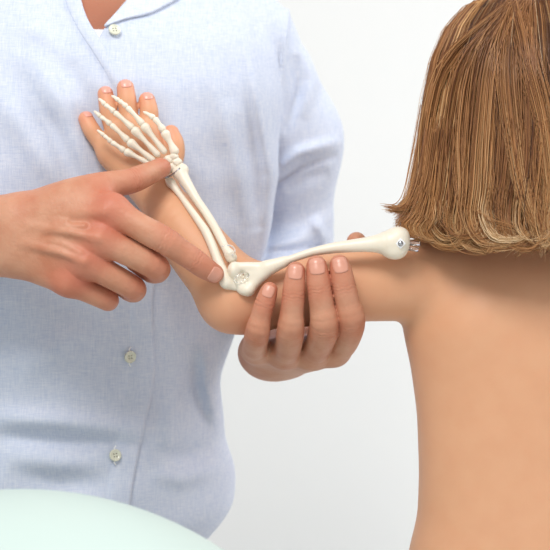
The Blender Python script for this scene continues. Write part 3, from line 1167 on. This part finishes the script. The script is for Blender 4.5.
lock([C0, (486, 50), (476, 120), (474, 180), (470, 205), (474, 230, .003)], 50, .005, .34)
lock([C0, (530, 50), (530, 120), (528, 170), (518, 200)], 60, .003, .25)

# loose curls along the lower edge
for k in range(11):
    x0 = 434 + 11 * k + rng.uniform(-5, 5)
    g_ = rng.uniform(.5, 1.5)
    yb = 236 + 12 * min(1, (x0 - 412) / 60) + rng.uniform(-9, 2)
    s_ = 1 if k % 3 else -1
    lock([(x0 + 4, 120), (x0, 165), (x0 - 5 * s_, yb - 38), (x0 - 6 * s_ * g_, yb - 16, .004), (x0 + 3 * s_, yb - 1, .006), (x0 + 14 * s_ * g_, yb - 2, .006), (x0 + 22 * s_ * g_, yb - 9 * g_, .004)],
         24, .0036, rng.uniform(.4, .8), .0003)

ST = np.array(strands); TN = np.array(tones); RD = np.array(radii)
n = len(ST)
T = np.gradient(ST, axis=1)
T /= np.linalg.norm(T, axis=2, keepdims=True) + 1e-9
cen = np.array([HCX, HCY, .8])
rad = ST - cen; rad[..., 2] *= .3
U = np.cross(T, rad); U /= np.linalg.norm(U, axis=2, keepdims=True) + 1e-9
W = np.cross(T, U)
K = 3
rings = []
for k in range(K):
    a = 2 * math.pi * k / K + .5
    rings.append(ST + RD[..., None] * (math.cos(a) * U + math.sin(a) * W))
HV = np.stack(rings, 2).reshape(-1, 3)       # strand, seg, k
idx = np.arange(n * SEG * K).reshape(n, SEG, K)
qs = []
for k in range(K):
    k2 = (k + 1) % K
    qs.append(np.stack([idx[:, :-1, k], idx[:, :-1, k2], idx[:, 1:, k2], idx[:, 1:, k]], -1).reshape(-1, 4))
HQ = np.concatenate(qs)
hair = mesh_obj('hair', HV, HQ, M_hair, child, attrs={'tone': np.repeat(TN.reshape(-1), K)})


def undercap(p):
    z = p[:, 2]
    R = hair_R(z) * .86
    q = (p[:, :2] - np.array([HCX, HCY])) / np.array([1, YS])
    d = (np.sqrt((q ** 2).sum(1)) - R) * .7
    d = np.maximum(d, .715 - z); d = np.maximum(d, z - .921)
    # open face
    d = np.maximum(d, -np.maximum(p[:, 1] - (HCY + .03), z - .86) * -1) if False else np.maximum(d, np.where(z < .85, p[:, 1] - (HCY + .035), -1))
    return d
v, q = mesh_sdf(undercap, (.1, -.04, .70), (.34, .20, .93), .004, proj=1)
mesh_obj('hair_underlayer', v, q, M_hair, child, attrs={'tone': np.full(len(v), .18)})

# ------------------------------------------------------------------ the skeleton arm model
model = empty('skeleton_arm_model', P(232, 275, .006), 'ivory plastic skeleton arm model held against the child\'s outstretched arm', 'anatomical model')


def bone(name, f, lo, hi, h=.0008, mat=None, parent=model):
    v, q = mesh_sdf(f, lo, hi, h)
    return mesh_obj(name, v, q, mat or M_bone, parent)


def bbox(pts, pad):
    a = np.array([p for p, r in pts]); r = max(r for p, r in pts)
    return a.min(0) - r - pad, a.max(0) + r + pad


def seat(pts, gap=.0004):
    """bring each bone point forward until it rests on the child's arm"""
    out = []
    for p_, r in pts:
        p_ = np.array(p_, float)
        st = p_.copy(); st[1] = -.08
        hit = trace(arm_sdf, st[None], (0, 1, 0), .3)[0]
        if abs(arm_sdf(hit[None])[0]) < .001:
            p_[1] = min(p_[1], hit[1] - r * .92 - gap)
        out.append((p_, r))
    Y = np.array([q[0][1] for q in out])
    for i in range(1, len(out) - 1):
        out[i][0][1] = min(Y[i], .5 * Y[i] + .25 * (Y[i - 1] + Y[i + 1]))
    return out


# humerus
HUM = [(P(268, 267, .007), .0058), (P(280, 263, .0065), .0040), (P(290, 259.5, .006), .0033), (P(310, 252.7, .0055), .0035), (P(330, 248.5, .005), .0044), (P(346, 246.5, .0045), .0051), (P(364, 244.8, .004), .0061), (P(377, 243.8, .0035), .0076), (P(387, 243.3, .0035), .0098)]
def humerus(p):
    p = p + np.array([0, .003, 0])
    d = schain(p, HUM)
    d = smin(d, ell(p, P(397, 242.5, .003), (.0108, .0100, .0128)), .006)
    d = smin(d, ell(p, P(394, 252, .003), (.0085, .0080, .0058)), .004)
    d = smin(d, ell(p, P(400, 234.5, .004), (.0065, .0080, .0052)), .004)
    # flared lower end
    fl_ = schain(p, [(P(284, 261.5, .0065), .0036), (P(268, 266, .007), .0036), (P(250, 267, .008), .0042), (P(236, 267, .0085), .0040)])
    fl_ = smin(fl_, schain(p, [(P(282, 263.5, .0065), .0038), (P(268, 270.5, .007), .0048), (P(257, 280, .008), .0050), (P(248, 289, .008), .0052)]), .003)
    fl_ = smin(fl_, cone(p, P(262, 272, .0085), P(250, 275, .0085), .0058, .0046), .004)
    fl_ = smin(fl_, ell(p, P(233.5, 270, .009), (.0050, .0068, .0064)), .003)
    fl_ = smin(fl_, ell(p, P(247.5, 290, .008), (.0062, .0066, .0050)), .003)
    fl_ = smin(fl_, cone(p, P(235, 274, .010), P(242, 288, .010), .0050, .0050), .003)
    d = smin(d, fl_, .003)
    # hollow above the joint
    ax = P(249, 273, 0) - P(236, 279, 0); ax /= np.linalg.norm(ax)
    c = P(243.5, 277.5, .002)
    q = p - c
    t = q @ ax
    s = q - t[:, None] * ax
    hol = np.sqrt((t / .0066) ** 2 + (s ** 2).sum(1) / .0038 ** 2)
    d = np.maximum(d, -(hol - 1) * .0038)
    return d
bone('humerus', humerus, P(224, 300, 0) - (.004, .016, .004), P(412, 222, 0) + (.004, .026, .004))

ULNA = seat([(P(170.5, 182.5, .0585), .0040), (P(174, 187, .056), .0033), (P(180, 195, .052), .0026), (P(188, 206, .047), .0029), (P(198, 220, .038), .0033), (P(206, 232, .030), .0038), (P(212, 245, .022), .0039), (P(217, 258, .015), .0040), (P(221, 269, .010), .0047), (P(225, 278, .007), .0052)])
def ulna(p):
    d = schain(p, ULNA)
    e = ULNA[-1][0]
    d = smin(d, ell(p, e + (.0016, 0, -.0036), (.0058, .0052, .0044)), .003)
    d = smin(d, cone(p, e + (.0016, 0, -.005), e + (.0090, .0008, -.0074), .0044, .0034), .003)
    d = smin(d, cone(p, ULNA[0][0], P(167, 179, .058), .0028, .0016), .003)
    return d
lo, hi = bbox(ULNA, .014)
bone('ulna', ulna, lo, hi)

RADI = seat([(P(180, 172, .0565), .0058), (P(183.5, 178, .054), .0052), (P(189, 187, .051), .0044), (P(197, 200, .045), .0037), (P(206, 213, .038), .0036), (P(214, 226, .030), .0036), (P(221, 239, .021), .0036), (P(226.5, 250, .014), .0034)])
def radius(p):
    d = schain(p, RADI)
    d = smin(d, cone(p, RADI[0][0] + (-.0022, 0, -.001), RADI[0][0] + (.003, 0, .0022), .0046, .0044), .003)
    d = smin(d, cone(p, RADI[0][0] + (.002, 0, .004), RADI[0][0] + (.0004, 0, .0072), .0030, .0016), .002)
    e = RADI[-1][0]
    hd = cone(p, e + (.0026, -.0012, -.0036), e + (.0042, -.0012, -.0068), .0047, .0048)
    d = smin(d, hd, .0018)
    return d
lo, hi = bbox(RADI, .012)
bone('radius', radius, lo, hi)

# wrist bones
for (x, y, Y, rx, rz) in ((167, 171, .0585, .0042, .0036), (173, 167, .0575, .0044, .0042), (177, 162, .0570, .0044, .0040), (160, 168, .0595, .0040, .0036),
                          (163, 162.5, .0585, .0042, .0038), (169, 159.5, .0575, .0044, .0040), (174, 156.5, .0570, .0040, .0036), (156, 164.5, .0600, .0036, .0034)):
    c = P(x, y, Y)
    ph = rng.uniform(0, 6)
    bone('carpal', lambda p, c=c, rx=rx, rz=rz, ph=ph: ell(p, c, (rx, .0042, rz)) + .0004 * np.sin((p[:, 0] - c[0]) * 900 + ph) * np.sin((p[:, 2] - c[2]) * 800 + ph),
         c - .008, c + .008, .0007)


def long_bone(name, a, b, r0, rm, r1, bend=0.):
    a = np.asarray(a); b = np.asarray(b)
    m_ = (a + b) / 2 + np.array([0, -bend, bend * .3])
    q1 = a * .72 + b * .28 + (m_ - (a + b) / 2) * .7; q3 = a * .25 + b * .75 + (m_ - (a + b) / 2) * .7
    pts = [(a, r0), (q1, rm * 1.08 + .0002), (m_, rm), (q3, rm * .8 + r1 * .25), (b, r1)]
    lo, hi = bbox(pts, .003)
    return bone(name, lambda p: schain(p, pts), lo, hi, .0007)


# hand bones: metacarpal then phalanges, from the wrist to the tip; (px, py, depth)
RAYS = [
    [(150, 164.0, .0605), (125, 151, .0600), (111.5, 142, .0600), (104, 135.5, .061), (97, 130, .0625)],
    [(154, 161.0, .0590), (128.5, 141, .0580), (111, 124.5, .0575), (100.5, 116.5, .0585), (93.8, 111, .0605)],
    [(159, 156.0, .0580), (133, 128.5, .0565), (114.5, 112, .0560), (105, 104.5, .0570), (98.6, 98.4, .0590)],
    [(165.5, 153.0, .0575), (143, 124.5, .0560), (127, 107, .0555), (119, 100.5, .0565), (111.4, 95.6, .0590)],
    [(176, 154, .0565), (164, 131, .0555), (154.5, 118.0, .0560), (143, 111.6, .0590)],
]
for ri, ray in enumerate(RAYS):
    th = ri == 4
    r_ = [(.0028, .0021, .0040), (.0031, .0019, .0025), (.0025, .0016, .0021), (.0021, .0013, .0008)] if not th else \
         [(.0040, .0025, .0040), (.0033, .0021, .0027), (.0026, .0015, .0008)]
    for i in range(len(ray) - 1):
        a, b = P(*ray[i]), P(*ray[i + 1])
        ab = b - a
        ln = np.linalg.norm(ab)
        r0, rm, r1 = r_[i]
        if ri == 0:
            r0, rm, r1 = r0 * .9, rm * .9, r1 * .9
        # small gap at each joint
        a2 = a + ab / ln * r0 * .75
        b2 = b - ab / ln * r1 * .75
        long_bone('metacarpal' if i == 0 else 'phalanx', a2, b2, r0, rm, r1, .0008 if i else .0004)

# wire at the wrist, hook at the elbow, screw and clear pegs at the shoulder end
V, Fc = tube([P(165, 178, .0545), P(171, 175.5, .0530), P(177, 171, .0515), P(180, 168, .051)], .0008, 8)
mesh_obj('wrist_wire', V, Fc, M_metal, model)
c = P(171, 184.5, .0548)
V, Q = lathe([(.00001, .0012), (.0009, .001), (.0012, 0), (.0012, -.002)], c, (0, -1, 0), 14)
mesh_obj('rivet', V, Q, M_metal, model)
loop = [P(236 + 7.5 * math.cos(t) + 5.2 * math.cos(t), 278 + 0, .0) for t in (0,)]
pts = []
for t in np.linspace(0, 2 * math.pi * .97, 24):
    u, v_ = 8.0 * math.cos(t), 3.4 * math.sin(t)
    an = math.radians(-28)
    pts.append(P(241.5 + u * math.cos(an) - v_ * math.sin(an), 277.5 + u * math.sin(an) + v_ * math.cos(an), .0005 + .001 * math.cos(t)))
V, Fc = tube(pts, .00055, 6)
mesh_obj('elbow_wire', V, Fc, M_clear, model)
pts = [P(227 + 8 * math.cos(t), 251 + 6 * math.sin(t), .004 + .004 * math.sin(t)) for t in np.linspace(-2.2, .9, 16)]
V, Fc = tube(pts, .0006, 8)
mesh_obj('elbow_band', V, Fc, M_clear, model)

sc = P(400.5, 243.5, -.0098)
hr = .0045
V, Q = lathe([(.00001, .0006), (.0040, .0006), (.0046, .0002), (.0046, -.002)], sc, (0, -1, 0), 4)
mesh_obj('washer', V, Q, M_thread, model, smooth=False)
V, Q = lathe([(.00001, .0022), (.0012, .0021), (.0021, .0015), (.0024, .0006), (.0024, -.001)], sc, (0, -1, 0), 20)
scr = mesh_obj('screw', V, Q, M_metal, model)
for (a, b) in (((408, 236.5, .004), (419, 234, .003)), ((407, 243.5, .000), (420, 244, -.001)), ((406, 248, .000), (418.5, 250, -.001))):
    A, Bq = P(*a), P(*b)
    V, Fc = tube([A, A * .5 + Bq * .5, Bq * .98 + A * .02, Bq], [.0018, .0018, .0018, .0012], 12)
    mesh_obj('peg', V, Fc, M_clear, model)

# ------------------------------------------------------------------ the ball in the foreground
BR = .264
ball = empty('exercise_ball', (-.182, -.25, BR), 'pale mint smooth exercise ball in the foreground at the bottom left', 'ball')
V, Q = [], []
nU, nV = 128, 97
for j in range(nV):
    t = math.pi * j / (nV - 1)
    t = min(max(t, .004), math.pi - .004)
    # shallow moulded rings round the poles
    for i in range(nU):
        f_ = 2 * math.pi * i / nU
        r = BR
        V.append((-.182 + r * math.sin(t) * math.cos(f_), -.25 + r * math.cos(t), BR + r * math.sin(t) * math.sin(f_)))
for j in range(nV - 1):
    for i in range(nU):
        Q.append((j * nU + i, j * nU + (i + 1) % nU, (j + 1) * nU + (i + 1) % nU, (j + 1) * nU + i))
mesh_obj('ball_skin', V, np.array(Q), M_ball, ball)
V, Q = lathe([(.00001, .0015), (.006, .0015), (.009, .0008), (.010, -.001)], (-.182, -.25 + BR, BR), (0, 1, 0), 20)
mesh_obj('valve_plug', V, Q, M_thread, ball)
